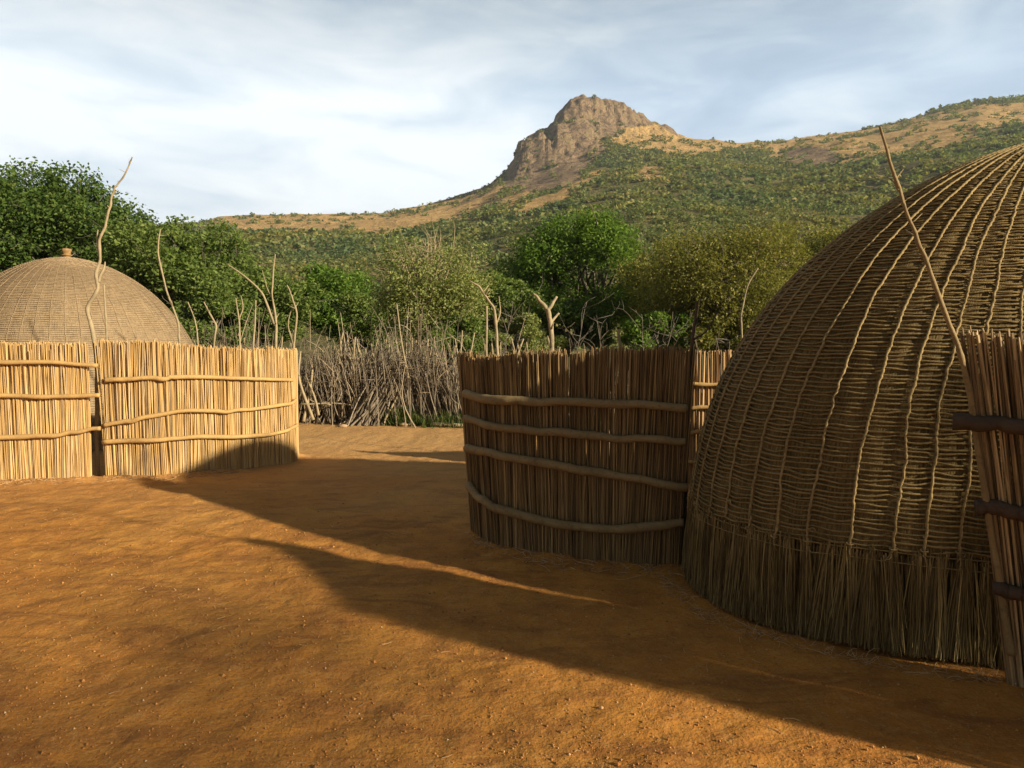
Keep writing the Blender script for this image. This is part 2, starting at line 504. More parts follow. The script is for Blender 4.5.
for q_ in bases:
    for (x0, y0), (x1, y1) in zip(q_[:-1], q_[1:]):
        ex, ey = x1 - x0, y1 - y0; t_ = np.clip(((X - x0) * ex + (Y - y0) * ey) / (ex * ex + ey * ey), 0, 1)
        dm = np.minimum(dm, np.hypot(X - x0 - t_ * ex, Y - y0 - t_ * ey))
Z = Z + (0.030 + 0.022 * fbm(X * 3, Y * 3, seed=13, o=3)) * np.exp(-(dm / 0.13) ** 2)
GXa, GYa, GZa = gx, gy, Z


def ground_z_at(x, y):
    i = np.clip(np.searchsorted(GXa, x) - 1, 0, len(GXa) - 2); j = np.clip(np.searchsorted(GYa, y) - 1, 0, len(GYa) - 2)
    fx = (x - GXa[i]) / (GXa[i + 1] - GXa[i]); fy = (y - GYa[j]) / (GYa[j + 1] - GYa[j])
    return (GZa[j, i] * (1 - fx) + GZa[j, i + 1] * fx) * (1 - fy) + (GZa[j + 1, i] * (1 - fx) + GZa[j + 1, i + 1] * fx) * fy


mb = MB(); mb.add(np.stack([X, Y, Z], -1).reshape(-1, 3), grid_faces(len(gy), len(gx)))
g = mb.build('ground', M['ground']); tag(g, kind='structure')

# ------------------------------------------------------------------ hill
SKY = [(-700, 262), (-300, 262), (0, 250), (100, 235), (200, 222), (215, 217), (260, 214), (330, 214), (380, 213), (420, 206), (450, 198), (480, 188), (497, 180), (520, 172), (560, 160), (600, 150), (640, 143), (690, 138), (720, 141), (740, 143), (780, 141), (820, 135), (860, 130), (900, 122), (940, 111), (980, 103), (1024, 99), (1150, 88), (1400, 80), (1900, 110)]
PEAK = [(480, 0), (489, 0), (504, 5), (513, 14), (518, 29), (536, 34), (552, 37), (556, 44), (571, 55), (586, 56), (607, 48), (624, 41), (639, 29), (647, 22), (665, 15), (677, 6), (690, 0), (700, 0)]
sk = np.array(SKY, float); pk = np.array(PEAK, float)
px = np.concatenate([np.arange(-700, 440, 9.0), np.arange(440, 720, 1.6), np.arange(720, 1120, 3.2), np.arange(1120, 1900, 12.0)])
skyv = np.interp(px, sk[:, 0], sk[:, 1]) + 1.0 * fbm(px / 26.0, px * 0, seed=21, o=3)
Dv = np.interp(px, [-700, 0, 300, 480, 600, 700, 850, 1024, 1900], [560, 590, 640, 690, 700, 700, 690, 690, 760])
pkh = np.interp(px, pk[:, 0], pk[:, 1]) + np.where((px > 495) & (px < 680), 1.2 * fbm(px / 7.0, px * 0, seed=4, o=2), 0)
tt = np.concatenate([np.linspace(0, 0.75, 110), np.linspace(0.75, 1.0, 130)[1:], np.linspace(1.0, 1.5, 24)[1:]])
U = np.array([ray(a, b)[0] / ray(a, b)[1] for a, b in zip(px, skyv)])
E_ = np.array([ray(a, b)[2] / ray(a, b)[1] for a, b in zip(px, skyv)])
Yf = 58.0
HY = Yf + (Dv[None] - Yf) * tt[:, None]
HX = U[None] * HY
Hr = CH + E_ * Dv
s_ = np.where(tt < 1, tt ** 1.12, 1 - (tt - 1) * 1.6)[:, None]
HZ = Hr[None] * s_
env = np.clip(4 * tt * (1 - tt), 0, 1)[:, None]
HZ += env * (9.0 * fbm(HX / 130.0, HY / 130.0, seed=31, o=3) + 3.0 * fbm(HX / 35.0, HY / 35.0, seed=33, o=3)) * np.clip((HY / 350.0), 0.2, 1)
HZ += 1.2 * fbm(HX / 12.0, HY / 12.0, seed=34, o=3) * np.clip(tt * 4, 0, 1)[:, None]
# the rocky head: cliffs rise out of the ridge in two steps
dist = HY - Dv[None]
PXg = np.broadcast_to(px[None], HY.shape)
wob = 9 * fbm(HX / 17.0, HZ / 22.0 + 3, seed=41, o=5, g=0.6)
low_cliff = sstep(-135, -55, dist + wob) * np.clip(1 - np.maximum(dist, 0) / 120.0, 0, 1)
high_cliff = sstep(-52, -14, dist + wob * 0.7) * np.clip(1 - np.maximum(dist, 0) / 70.0, 0, 1)
leftw = sstep(625, 570, PXg)
pm = pkh[None] * Dv[None] / F
part = np.where(PXg < 553, 0.75, 0.45)
part = np.interp(PXg, [540, 570, 640, 690], [1.0, 0.62, 0.5, 0.6])
slope_r = sstep(-170, -10, dist)
lift = pm * (part * (leftw * low_cliff + (1 - leftw) * slope_r * np.clip(1 - np.maximum(dist, 0) / 120.0, 0, 1)) + (1 - part) * high_cliff)
HZ = HZ + lift
rockm = np.clip(lift / 25.0, 0, 1)
# cracks and buttresses
cr = np.abs(fbm(HX / 9.0, HZ / 60.0, seed=51, o=3))
HZ = HZ - rockm * sstep(0.16, 0.0, cr) * 2.6 + rockm * 3.0 * fbm(HX / 8.0, HY / 8.0, HZ / 9.0, seed=55, o=4, g=0.6)


def project(P):
    x, y, z = P[..., 0], P[..., 1], P[..., 2] - CH
    d = y * CP - z * SP; u = y * SP + z * CP
    return 512 + F * x / d, 384 - F * u / d


HP = np.stack([HX, HY, HZ], -1)
hx, hy = project(HP)
hx = hx + 11 * fbm(HX / 18.0, HY / 30.0, seed=71, o=4, g=0.6); hy = hy + 5.0 * fbm(HX / 15.0, HY / 25.0, seed=72, o=4, g=0.6)


def blob(cx, cy, rx, ry, a=0.0, s=0.35):
    dx, dy = hx - cx, hy - cy
    ca, sa = math.cos(a), math.sin(a)
    q = np.hypot((dx * ca + dy * sa) / rx, (-dx * sa + dy * ca) / ry)
    return sstep(1 + s, 1 - s, q)


skl = np.interp(hx, sk[:, 0], sk[:, 1])
gold = 0 * hx
below = hy - skl
gold = np.maximum(gold, sstep(34, 18, below) * sstep(770, 800, hx) * 0.95)
gold = np.maximum(gold, sstep(12, 5, below) * sstep(700, 720, hx))
gold = np.maximum(gold, sstep(15, 7, below) * sstep(520, 480, hx) * sstep(190, 220, hx))
for b_ in [(645, 136, 66, 16, 0.12), (650, 172, 13, 10, 0.3), (690, 148, 40, 9, 0.05), (430, 212, 60, 9, -0.22), (470, 203, 40, 12, -0.5), (545, 172, 24, 5, -0.2), (575, 188, 38, 6, -0.45), (535, 205, 22, 7, -0.5), (815, 152, 52, 13, 0.0), (900, 138, 80, 17, -0.1), (300, 223, 110, 9, 0.0), (430, 214, 70, 12, -0.22), (530, 190, 45, 6, -0.42)]:
    gold = np.maximum(gold, blob(*b_) * 0.9)
rock = 0 * hx
for b_ in [(552, 154, 56, 34, -0.36), (603, 112, 54, 16, 0.10), (590, 128, 30, 12, 0), (812, 156, 30, 9, 0), (520, 176, 20, 10, -0.5), (672, 126, 14, 4, 0.5)]:
    rock = np.maximum(rock, blob(*b_, s=0.2) * 0.95)
gold = gold * (1 - rock)
mb = MB(); mb.add(HP.reshape(-1, 3), grid_faces(len(tt), len(px)))
h = mb.build('hill', M['hill'], attrs={'rock': rock, 'gold': gold}); tag(h, kind='structure')


# ------------------------------------------------------------------ scrub on the hill (uncountable)
def leaf_quads(mb, C, size, rng, up=0.3, aspect=0.5):
    n = len(C)
    nrm = rng.normal(size=(n, 3)); nrm[:, 2] = np.abs(nrm[:, 2]) + up; nrm /= np.linalg.norm(nrm, axis=1)[:, None]
    a = np.cross(nrm, rng.normal(size=(n, 3))); a /= np.linalg.norm(a, axis=1)[:, None] + 1e-9
    b = np.cross(nrm, a)
    s = np.asarray(size)
    s = (s if s.ndim else np.full(n, float(s)))[:, None] * rng.uniform(0.65, 1.35, (n, 1))
    V = np.stack([C - a * s, C + b * s * aspect + nrm * s * 0.12, C + a * s, C - b * s * aspect + nrm * s * 0.12], 1)
    mb.add(V.reshape(-1, 3), (np.arange(n)[:, None] * 4 + np.arange(4)[None]))


rng = np.random.default_rng(77)
nb = 42000
ii = (rng.random(nb * 3) ** 0.9 * (len(tt) - 25)); jj = rng.integers(60, len(px) - 2, nb * 3)
i0 = np.clip(ii.astype(int), 0, len(tt) - 2)
# weigh by the ground each column covers
wcol = np.gradient(px)[jj]; keep = rng.random(nb * 3) < wcol / 9.0 * 1.4 * np.clip(HY[i0, jj] / 500.0, 0.25, 1)
i0, jj = i0[keep], jj[keep]
f1, f2 = rng.random(len(i0)), rng.random(len(i0))
P = HP[i0, jj] * (1 - f1[:, None]) + HP[i0 + 1, jj] * f1[:, None]
P = P * (1 - f2[:, None]) + (HP[i0, jj + 1] * (1 - f1[:, None]) + HP[i0 + 1, jj + 1] * f1[:, None]) * f2[:, None]
gd, rk = gold[i0, jj], rock[i0, jj]
cl = fbm(P[:, 0] / 45.0, P[:, 1] / 45.0, seed=61, o=3)
prob = np.clip(0.95 + cl * 0.8, 0.15, 1) * (1 - 0.96 * np.clip(gd * 1.3, 0, 1)) * (1 - 0.97 * np.clip(rk * 1.3, 0, 1)) * (1 - 0.85 * ((i0 > len(tt) - 60) & (px[jj] > 470) & (px[jj] < 720))) * np.where((i0 > len(tt) - 45) & (px[jj] <= 860), 0.4, 1) + 0.35 * ((px[jj] > 860) & (np.abs(i0 - 236) < 8))
k = rng.random(len(P)) < prob
P, gd = P[k], gd[k]; P = P - [0, 0, 0.5]
P = P[(P[:, 1] > 62)]
bs = rng.uniform(1.1, 2.6, len(P)) * np.interp(P[:, 1], [60, 150, 500], [0.95, 1.2, 1.45])
sx_ = project(P)[0]; bs = bs * np.where((sx_ > 930) & (P[:, 1] > 640), 1.7, 1.0)
mb = MB()
for sel, nl, fs in ((P[:, 1] >= 230, 30, 0.30), ((P[:, 1] < 230) & (P[:, 1] >= 110), 90, 0.15), (P[:, 1] < 110, 240, 0.085)):
    C = np.repeat(P[sel], nl, 0); S = np.repeat(bs[sel], nl)
    d = rng.normal(size=(len(C), 3)); d /= np.linalg.norm(d, axis=1)[:, None]; d[:, 2] = np.abs(d[:, 2]) * 0.95
    C = C + d * (S * rng.random(len(C)) ** 0.45)[:, None]
    leaf_quads(mb, C, S * fs, rng, 0.6, 0.75)
o = mb.build('hillside_scrub', M['leaf_hill'], smooth=False)
tag(o, 'dense green thornveld scrub covering the slopes below the rocky mountain', 'scrub', kind='stuff')
print('hill bushes', len(P))


# ------------------------------------------------------------------ trees
def limb(mb, a, b, r0, r1, rng, n=8, wob=0.1, sides=6):
    a, b = np.asarray(a, float), np.asarray(b, float)
    L = np.linalg.norm(b - a)
    mid = (a + b) / 2 + rng.normal(size=3) * L * wob
    p = smooth_path([a, mid, b], n, L * 0.03, rng)
    mb.tube(p, np.linspace(r0, r1, n), sides)
    return p


def tree(name, label, cat, px_, py_, rx, ry, Yd, leafmat, nleaf, leafsize, seed, density=1.0, nclump=34, bare=0, depth=0.8, lowest=None, group=None, trunk_r=None, woodmat='bark', world=None, flat=0.6):
    rng = np.random.default_rng(seed)
    if world is None:
        c = at(px_, py_, Yd); ax, az = rx / F * Yd, ry / F * Yd
    else:
        c = np.array(world, float); ax, az = rx, ry
    ay = ax * depth
    base = np.array([c[0] + rng.uniform(-.15, .15) * ax, c[1], -0.03])
    root = thing(name, label, cat, tuple(base), group)
    tr = trunk_r or 0.05 + 0.045 * ax
    wood = MB()
    zt = max(c[2] - az * 0.55, 0.5)
    nst = 1 if az > 1.2 and bare == 0 else rng.integers(2, 5)
    stems = []
    for q in range(nst):
        tip = np.array([c[0] + rng.uniform(-.25, .25) * ax, c[1] + rng.uniform(-.2, .2) * ay, zt])
        stems.append(limb(wood, base + np.array([rng.uniform(-.1, .1) * nst, 0, 0]), tip, tr, tr * 0.62, rng, 10, 0.05, 8)[-1])
    # crown clumps
    d = rng.normal(size=(nclump, 3)); d /= np.linalg.norm(d, axis=1)[:, None]
    rr = rng.uniform(0.45, 0.86, nclump)
    cc = c + d * rr[:, None] * np.array([ax, ay, az])
    cr_ = rng.uniform(0.20, 0.36, nclump) * min(ax, az * 1.3)
    leaves = MB()
    for k in range(nclump):
        st = stems[rng.integers(len(stems))]
        p = limb(wood, st, cc[k], tr * 0.38, tr * 0.07, rng, 8, 0.12, 5)
        for _ in range(3):
            q = p[rng.integers(4, 8)]
            e = cc[k] + rng.normal(size=3) * cr_[k] * 0.8
            limb(wood, q, e, tr * 0.12, tr * 0.03, rng, 4, 0.1, 4)
    for k in range(bare):
        st = stems[rng.integers(len(stems))]
        dd = rng.normal(size=3); dd[2] = abs(dd[2]) + 0.5; dd[1] *= 0.6; dd /= np.linalg.norm(dd)
        e = c + dd * np.array([ax, ay, az]) * rng.uniform(0.55, 0.95)
        p = limb(wood, st, e, tr * 0.45, tr * 0.11, rng, 9, 0.08, 5)
        for _ in range(4):
            q = p[rng.integers(3, 8)]
            limb(wood, q, q + rng.normal(size=3) * ax * 0.22 + np.array([0, 0, az * 0.12]), tr * 0.14, tr * 0.05, rng, 5, 0.1, 4)
    w_ = cr_ ** 2; w_ = w_ / w_.sum()
    ks = rng.choice(nclump, nleaf, p=w_)
    dd = rng.normal(size=(nleaf, 3)); dd /= np.linalg.norm(dd, axis=1)[:, None]
    rad = cr_[ks] * (0.55 + 0.45 * rng.random(nleaf)) * rng.uniform(0.75, 1.25, nleaf)
    L = cc[ks] + dd * rad[:, None] * np.array([1.15, 1.15, flat + 0.2])
    # lump the outline with noise
    nn = fbm(L[:, 0] * 1.3, L[:, 1] * 1.3, L[:, 2] * 1.6, seed=seed, o=3)
    L = L[nn > -0.28 / max(density, .3)]
    L = L[L[:, 2] > (0.1 if lowest is None else lowest)]
    leaf_quads(leaves, L, leafsize, rng, 0.25, 0.55)
    sub(root, wood, 'trunk', M[woodmat])
    sub(root, leaves, 'crown', M[leafmat], smooth=False)
    return root


TR = 'trees beyond the brushwood fence'
tree('broadleaf_tree', 'dense dark green tree at the photo edge behind the thatched hut', 'tree', -35, 212, 72, 50, 24, 'leaf_dark', 34000, 0.072, 1, nclump=40, group=TR)
tree('broadleaf_tree', 'tall dark green tree with ragged top rising straight behind the small thatched hut', 'tree', 58, 238, 84, 62, 26, 'leaf_dark', 52000, 0.068, 2, nclump=48, group=TR)
tree('broadleaf_tree', 'lower mid green tree between the tall dark tree and the far hill', 'tree', 178, 278, 82, 54, 23, 'leaf_mid', 38000, 0.066, 3, nclump=44, group=TR)
tree('broadleaf_tree', 'rounded deep green tree alone below the rocky peak', 'tree', 594, 278, 104, 62, 27, 'leaf_bright', 60000, 0.06, 4, nclump=52, group=TR)
tree('bushy_tree', 'small fresh green tree just right of the tall bare poles', 'tree', 335, 302, 52, 38, 27, 'leaf_bright', 24000, 0.062, 5, nclump=30, group=TR)
tree('bushy_tree', 'dull green bush behind the bare poles of the golden fence', 'tree', 262, 310, 58, 42, 25, 'leaf_mid', 24000, 0.062, 6, nclump=30, group=TR)
tree('thorn_tree', 'pale yellow green tree with many bare grey stems showing through', 'tree', 430, 286, 72, 56, 18.0, 'leaf_pale', 20000, 0.036, 7, nclump=46, bare=46, group=TR, density=0.5, trunk_r=0.07, woodmat='pole_pale')
tree('acacia_tree', 'olive acacia with feathery crown left of the big hut outline', 'tree', 735, 288, 108, 64, 19, 'leaf_olive', 60000, 0.036, 8, nclump=80, bare=22, group=TR, density=0.8, trunk_r=0.09)
tree('acacia_tree', 'wide olive acacia partly hidden by the big woven hut', 'tree', 815, 274, 90, 52, 24, 'leaf_olive', 50000, 0.044, 9, nclump=55, bare=10, group=TR, density=0.8, trunk_r=0.10)
tree('acacia_tree', 'yellowish acacia touching the side of the rounded deep green tree', 'tree', 672, 290, 62, 54, 23, 'leaf_olive', 28000, 0.042, 10, nclump=34, bare=10, group=TR, density=0.7, trunk_r=0.07)
tree('bushy_tree', 'dark low bush at the foot of the rounded deep green tree', 'tree', 560, 326, 62, 30, 24, 'leaf_dark', 20000, 0.06, 11, nclump=26, group=TR)
tree('bushy_tree', 'grey green bush between the pale stemmed tree and the rounded tree', 'tree', 500, 300, 36, 40, 22, 'leaf_mid', 16000, 0.05, 12, nclump=22, group=TR)
tree('bushy_tree', 'leafy green bush behind the middle of the brushwood fence', 'tree', 375, 322, 48, 34, 22, 'leaf_mid', 22000, 0.05, 13, nclump=24, group=TR)
tree('bushy_tree', 'bright green low bush behind the far end of the dark reed fence', 'tree', 655, 334, 45, 25, 18, 'leaf_bright', 16000, 0.045, 14, nclump=20, group=TR)
tree('acacia_tree', 'sprawling low olive acacia filling the space behind the dark fence', 'tree', 765, 318, 80, 36, 21, 'leaf_olive', 30000, 0.04, 18, nclump=40, bare=8, group=TR, density=0.8)
tree('bushy_tree', 'pale green bush at the right foot of the pale stemmed tree', 'tree', 520, 336, 52, 24, 19, 'leaf_pale', 16000, 0.04, 19, nclump=26, group=TR)
tree('bushy_tree', 'low green bush seen above the short reed fence by the big hut', 'tree', 735, 338, 48, 26, 17.5, 'leaf_olive', 18000, 0.038, 15, nclump=22, group=TR)
tree('bushy_tree', 'green bush beside the slope of the small thatched hut', 'tree', 215, 322, 46, 36, 19, 'leaf_mid', 20000, 0.045, 16, nclump=24, group=TR)
tree('bushy_tree', 'low dark bush hard against the brushwood fence near the pale log', 'tree', 455, 338, 45, 26, 17.5, 'leaf_mid', 16000, 0.038, 17, nclump=20, group=TR)


# ------------------------------------------------------------------ reed fences
class Fence:
    "screen of upright reeds along a line; base and top lines given separately so that it can lean"

    def __init__(self, name, label, base, top_h, topshift=(0, 0), group='reed fences of the homestead'):
        self.b = smooth_path([(p[0], p[1], 0) for p in base], 160)[:, :2]
        seg = np.hypot(*np.diff(self.b, axis=0).T); self.s = np.concatenate([[0], np.cumsum(seg)]); self.L = self.s[-1]
        self.th = top_h; self.shift = topshift
        c = self.b.mean(0)
        self.root = thing(name, label, 'fence', (c[0], c[1], 0), group)

    def pt(self, s):
        return np.stack([np.interp(s, self.s, self.b[:, 0]), np.interp(s, self.s, self.b[:, 1])], -1)

    def nrm(self, s):
        d = self.pt(np.minimum(s + .02, self.L)) - self.pt(np.maximum(s - .02, 0))
        d /= np.linalg.norm(d, axis=-1)[:, None] + 1e-9
        return np.stack([d[:, 1], -d[:, 0]], -1)      # towards the viewer when the line runs to the right

    def shiftat(self, s):
        f = (s / self.L)[..., None]
        a = np.array(self.shift, float)
        if a.ndim == 1: return a * np.ones_like(f)
        return a[0] * (1 - f) + a[1] * f

    def reeds(self, mat, step, r, seed, layers=3, thick=0.03, jag=0.03, lean=0.012, loose=0.0):
        rng = np.random.default_rng(seed); mb = MB()
        for l in range(layers):
            n = int(self.L / step); s = (np.arange(n) + rng.random(n)) * step
            s = np.clip(s, 0, self.L)
            q = self.pt(s); nn = self.nrm(s)
            off = (l - (layers - 1) / 2) * thick + rng.normal(size=n) * 0.006
            H = np.interp(s / self.L, np.linspace(0, 1, len(self.th)), self.th)
            H = H + rng.normal(size=n) * jag * 0.55 - (rng.random(n) < 0.12) * rng.random(n) * jag * 4 + jag * 0.8 * vnoise(s * 5, 0 * s, seed=seed)
            H -= (rng.random(n) < loose) * rng.random(n) * 0.5
            P0 = np.column_stack([q + nn * off[:, None], np.full(n, -0.03)])
            bundle = vnoise(s * 7.0, s * 0 + l * 9.0, seed=seed + 5) * lean * 1.6
            T = q + self.shiftat(s) + nn * (off + rng.normal(size=n) * 0.01)[:, None]
            tang = np.stack([-nn[:, 1], nn[:, 0]], 1)
            T = T + tang * (rng.normal(size=n) * lean + bundle)[:, None]
            P1 = np.column_stack([T, H])
            rr = r * rng.uniform(0.55, 1.35, n)
            strands(mb, P0, P1, rr * 1.1, rr * 0.85, 4, 4, 0.004, rng)
        return sub(self.root, mb, 'reed_panel', mat, smooth=False)

    def s_at(self, x, y, off=0.0):
        "where the sight line over picture point x,y meets the leaning screen"
        d = ray(x, y)
        ss = np.linspace(0, self.L, 400)
        best = None
        P = self.pt(ss) + self.nrm(ss) * off
        Ym = P[:, 1]
        for _ in range(4):
            zz = CH + d[2] / d[1] * Ym
            f = np.clip(zz / np.interp(ss / self.L, np.linspace(0, 1, len(self.th)), self.th), 0, 1.2)
            Q = P + self.shiftat(ss) * f[:, None]
            Ym = Q[:, 1]
        e = Q[:, 0] / Q[:, 1] - d[0] / d[1]
        i = int(np.argmin(np.abs(e)))
        q = Q[i]
        if i in (0, 399):     # past the end: run on along the line
            tg = (self.pt(ss[-1:]) - self.pt(ss[-12:-11]))[0] if i else (self.pt(ss[:1]) - self.pt(ss[11:12]))[0]
            tg /= np.linalg.norm(tg)
            # (q+k tg) on sight line
            u = d[0] / d[1]; den = tg[0] - u * tg[1]
            k = (u * q[1] - q[0]) / den if abs(den) > 1e-3 else 0
            q = q + tg * np.clip(k, 0, 0.4)
        return np.array([q[0], q[1], CH + d[2] / d[1] * q[1]])

    def rail(self, pts, r, mat, seed, off=None, taper=0.15):
        
        rng = np.random.default_rng(seed)
        off = off if off is not None else 0.045 + r
        P = np.array([self.s_at(x, y, off) for x, y in pts])
        n = max(24, len(P) * 9)
        c = smooth_path(P, n, 0.010, rng)
        rad = r * (1 - taper * np.linspace(0, 1, n)) * (1 + 0.10 * vnoise(np.linspace(0, n / 5, n), np.zeros(n), seed=seed) + 0.14 * np.maximum(vnoise(np.linspace(0, n / 1.6, n), np.ones(n) * 5, seed=seed), 0.2))
        mb = MB(); mb.tube(c, rad, 9)
        return sub(self.root, mb, 'rail', mat)

    def post(self, pts, Yd, r0, r1, mat, seed, branches=(), name='post', toground=None):
        rng = np.random.default_rng(seed)
        P = [at(x, y, Yd) for x, y in pts]
        if toground is not None: P = [np.array([toground[0], toground[1], -0.05])] + P
        n = len(P) * 10
        c = smooth_path(P, n, r0 * 0.45, rng)
        A_ = np.asarray(P, float); tq = np.linspace(0, len(A_) - 1, n)
        lin = np.stack([np.interp(tq, np.arange(len(A_)), A_[:, k]) for k in range(3)], 1)
        c = 0.45 * c + 0.55 * lin
        r0, r1 = r0 * 0.88, r1 * 0.85
        rad = np.linspace(r0, r1, n) * (1 + 0.15 * vnoise(np.linspace(0, n / 3, n), np.zeros(n), seed=seed) + 0.25 * np.maximum(vnoise(np.linspace(0, n / 1.5, n), np.ones(n) * 3, seed=seed), 0.3) - 0.07)
        mb = MB(); mb.tube(c, rad, 8)
        for bp, br0, br1 in branches:
            bc = smooth_path([at(x, y, Yd + 0.02 * i) for i, (x, y) in enumerate(bp)], len(bp) * 6, br0 * 0.3, rng)
            mb.tube(bc, np.linspace(br0, br1, len(bc)), 7)
        top = int(n * 0.35)
        for _ in range(max(2, n // 16)):
            k = rng.integers(top, n - 2); d_ = rng.normal(size=3); d_[2] = abs(d_[2]); d_ /= np.linalg.norm(d_)
            mb.tube(np.array([c[k], c[k] + d_ * (rad[k] + 0.015), c[k] + d_ * (rad[k] + rng.uniform(.02, .09)) + [0, 0, .01]]), [rad[k] * .55, rad[k] * .42, rad[k] * .2], 5)
        return sub(self.root, mb, name, mat)


def line(*pts):
    return [tuple(G(x, y)[:2]) for x, y in pts]


def ztop(x, y, Yd): return at(x, y, Yd)[2]


# golden fence, outer part
fa = Fence('reed_fence', 'sunlit golden reed fence cut off by the photo edge, before the small hut', line((-150, 487), (-60, 484), (0, 482), (50, 480.5), (92, 479)), [1.60, 1.62, 1.62])
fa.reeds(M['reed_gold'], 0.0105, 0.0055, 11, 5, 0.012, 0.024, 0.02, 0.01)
for i, pts in enumerate([[(-140, 362), (-60, 361), (0, 361.5), (48, 362), (98, 365.5)], [(-140, 398), (-60, 397), (0, 396), (48, 396.5), (72, 396), (100, 395)], [(-140, 441), (-60, 440), (0, 438), (48, 436), (75, 432), (100, 428)]]):
    fa.rail(pts, 0.027, M['pole_gold'], 20 + i)
fa.post([(97, 478), (97, 430), (97, 370), (92, 330), (88, 308), (98, 289), (96, 275), (100, 260), (99, 240), (105, 226), (110, 209), (112, 195), (117, 185), (126, 172), (132, 157)], 8.62, 0.033, 0.008, M['pole_pale'], 31,
        [([(99, 250), (97, 240), (98, 230)], 0.014, 0.006), ([(98, 282), (103, 270), (105, 262)], 0.02, 0.008), ([(117, 186), (113, 188), (110, 186)], 0.01, 0.004)])
fa.post([(8, 480), (6, 455), (7, 420), (5, 395)], 8.35, 0.02, 0.014, M['pole_dark'], 33)

# golden fence, curved part
fb = Fence('reed_fence', 'sunlit golden curved reed fence with tall bare poles rising from it', line((107, 478), (150, 477), (184, 475), (240, 470), (275, 465), (293, 461), (297, 456)), [1.63, 1.625, 1.60, 1.56, 1.53, 1.50, 1.49])
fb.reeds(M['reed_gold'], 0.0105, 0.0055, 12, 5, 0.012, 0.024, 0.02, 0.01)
for i, pts in enumerate([[(104, 380.5), (125, 379.5), (144, 377.7), (165, 378.6), (180, 376.4), (240, 377.7), (270, 380), (293, 380.5)], [(104, 424.5), (125, 422), (144, 418), (182, 411.6), (215, 411.5), (240, 410.5), (273, 406), (291, 403), (296, 400)], [(102, 442), (154, 440.6), (182, 437.4), (240, 437), (273, 434), (290, 429), (297, 424.5)]]):
    fb.rail(pts, 0.027, M['pole_gold'], 24 + i)
fb.post([(109, 478), (108, 420), (107, 345), (104, 284)], 8.66, 0.022, 0.012, M['pole_pale'], 41)
fb.post([(181, 474), (180, 440), (181, 400), (180, 350), (178, 323), (166, 289), (158, 253), (160, 229)], 8.98, 0.022, 0.009, M['pole_pale'], 42)
fb.post([(182, 475), (182, 452), (182, 430), (181, 398)], 8.68, 0.016, 0.012, M['pole_dark'], 49)
fb.post([(242, 468), (240, 400), (240, 349), (239, 320), (236, 298)], 9.4, 0.02, 0.009, M['pole_pale'], 43, [([(239.5, 318), (243, 308), (241, 296)], 0.01, 0.005)])
fb.post([(276, 462), (276, 349), (276, 319), (272, 292), (275, 254)], 9.7, 0.024, 0.009, M['pole_pale'], 44, [([(275, 325), (268, 306), (261, 292), (245, 277), (227, 264)], 0.019, 0.008), ([(273, 300), (268, 290), (262, 270)], 0.009, 0.004)])
fb.post([(294, 456), (292, 400), (293, 353), (297, 315), (292, 297), (287, 285)], 9.85, 0.022, 0.009, M['pole_pale'], 45, [([(294, 345), (288, 325), (293, 305)], 0.012, 0.005)])
fb.post([(256, 464), (253, 349), (255, 325), (256, 300)], 9.5, 0.018, 0.010, M['pole_pale'], 46)
fb.post([(216, 470), (214, 349), (216, 326), (210, 314), (204, 302)], 9.25, 0.018, 0.010, M['pole_pale'], 47)
fb.post([(200, 472), (198, 345), (195, 320), (188, 302)], 9.2, 0.013, 0.007, M['pole_pale'], 48)

# dark middle fence
bl = line((474, 531), (494, 544.5), (544, 555), (607, 561), (650, 565), (680, 566))
fc = Fence('reed_fence', 'shaded brown reed fence with four thick rails in the middle of the yard', bl, [1.53, 1.54, 1.56, 1.58, 1.60, 1.60], ((-0.10, 0.0), (0.06, 0.0)))
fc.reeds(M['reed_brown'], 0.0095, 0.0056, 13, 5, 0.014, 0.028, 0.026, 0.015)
for i, pts in enumerate([[(464, 394), (490, 400), (523, 401.7), (565, 402.5), (607, 403), (650, 406), (686, 408)], [(466, 418), (490, 425), (523, 430), (565, 433), (607, 437.5), (650, 440), (686, 442.5)], [(467, 448), (490, 453), (523, 460), (565, 467), (607, 475), (650, 482), (688, 488)], [(468, 486), (480, 497), (494, 507), (530, 518), (565, 524), (619, 529), (655, 527), (684, 523)]]):
    fc.rail(pts, [0.035, 0.033, 0.035, 0.036][i], M['pole_grey'], 60 + i)
fc.post([(683, 567), (685, 480), (688, 400), (692, 350), (694, 325), (697, 301)], 5.22, 0.026, 0.010, M['pole_dark'], 51, [([(692, 340), (700, 336), (706, 331), (713, 321), (716, 312)], 0.009, 0.004)])
fc.post([(556, 552), (553, 420), (552, 354), (550, 320), (548, 309)], 5.62, 0.024, 0.020, M['pole_pale'], 52, [([(548, 311), (541, 302), (533, 294)], 0.018, 0.010), ([(548, 311), (553, 303), (557, 297)], 0.016, 0.010), ([(550, 324), (554, 319), (559, 313)], 0.013, 0.008)])
fc.post([(500, 540), (498, 400), (497.5, 350), (496, 323), (493, 307), (480, 288), (470, 281)], 6.0, 0.020, 0.008, M['pole_pale'], 53, [([(496, 325), (500, 312), (499, 296)], 0.008, 0.003)])
fc.post([(487, 535), (487, 400), (486.5, 353), (486.5, 306)], 6.12, 0.014, 0.010, M['pole_pale'], 54)
fc.post([(624, 556), (621, 400), (620.6, 350), (618, 329)], 5.5, 0.017, 0.012, M['pole_pale'], 55)

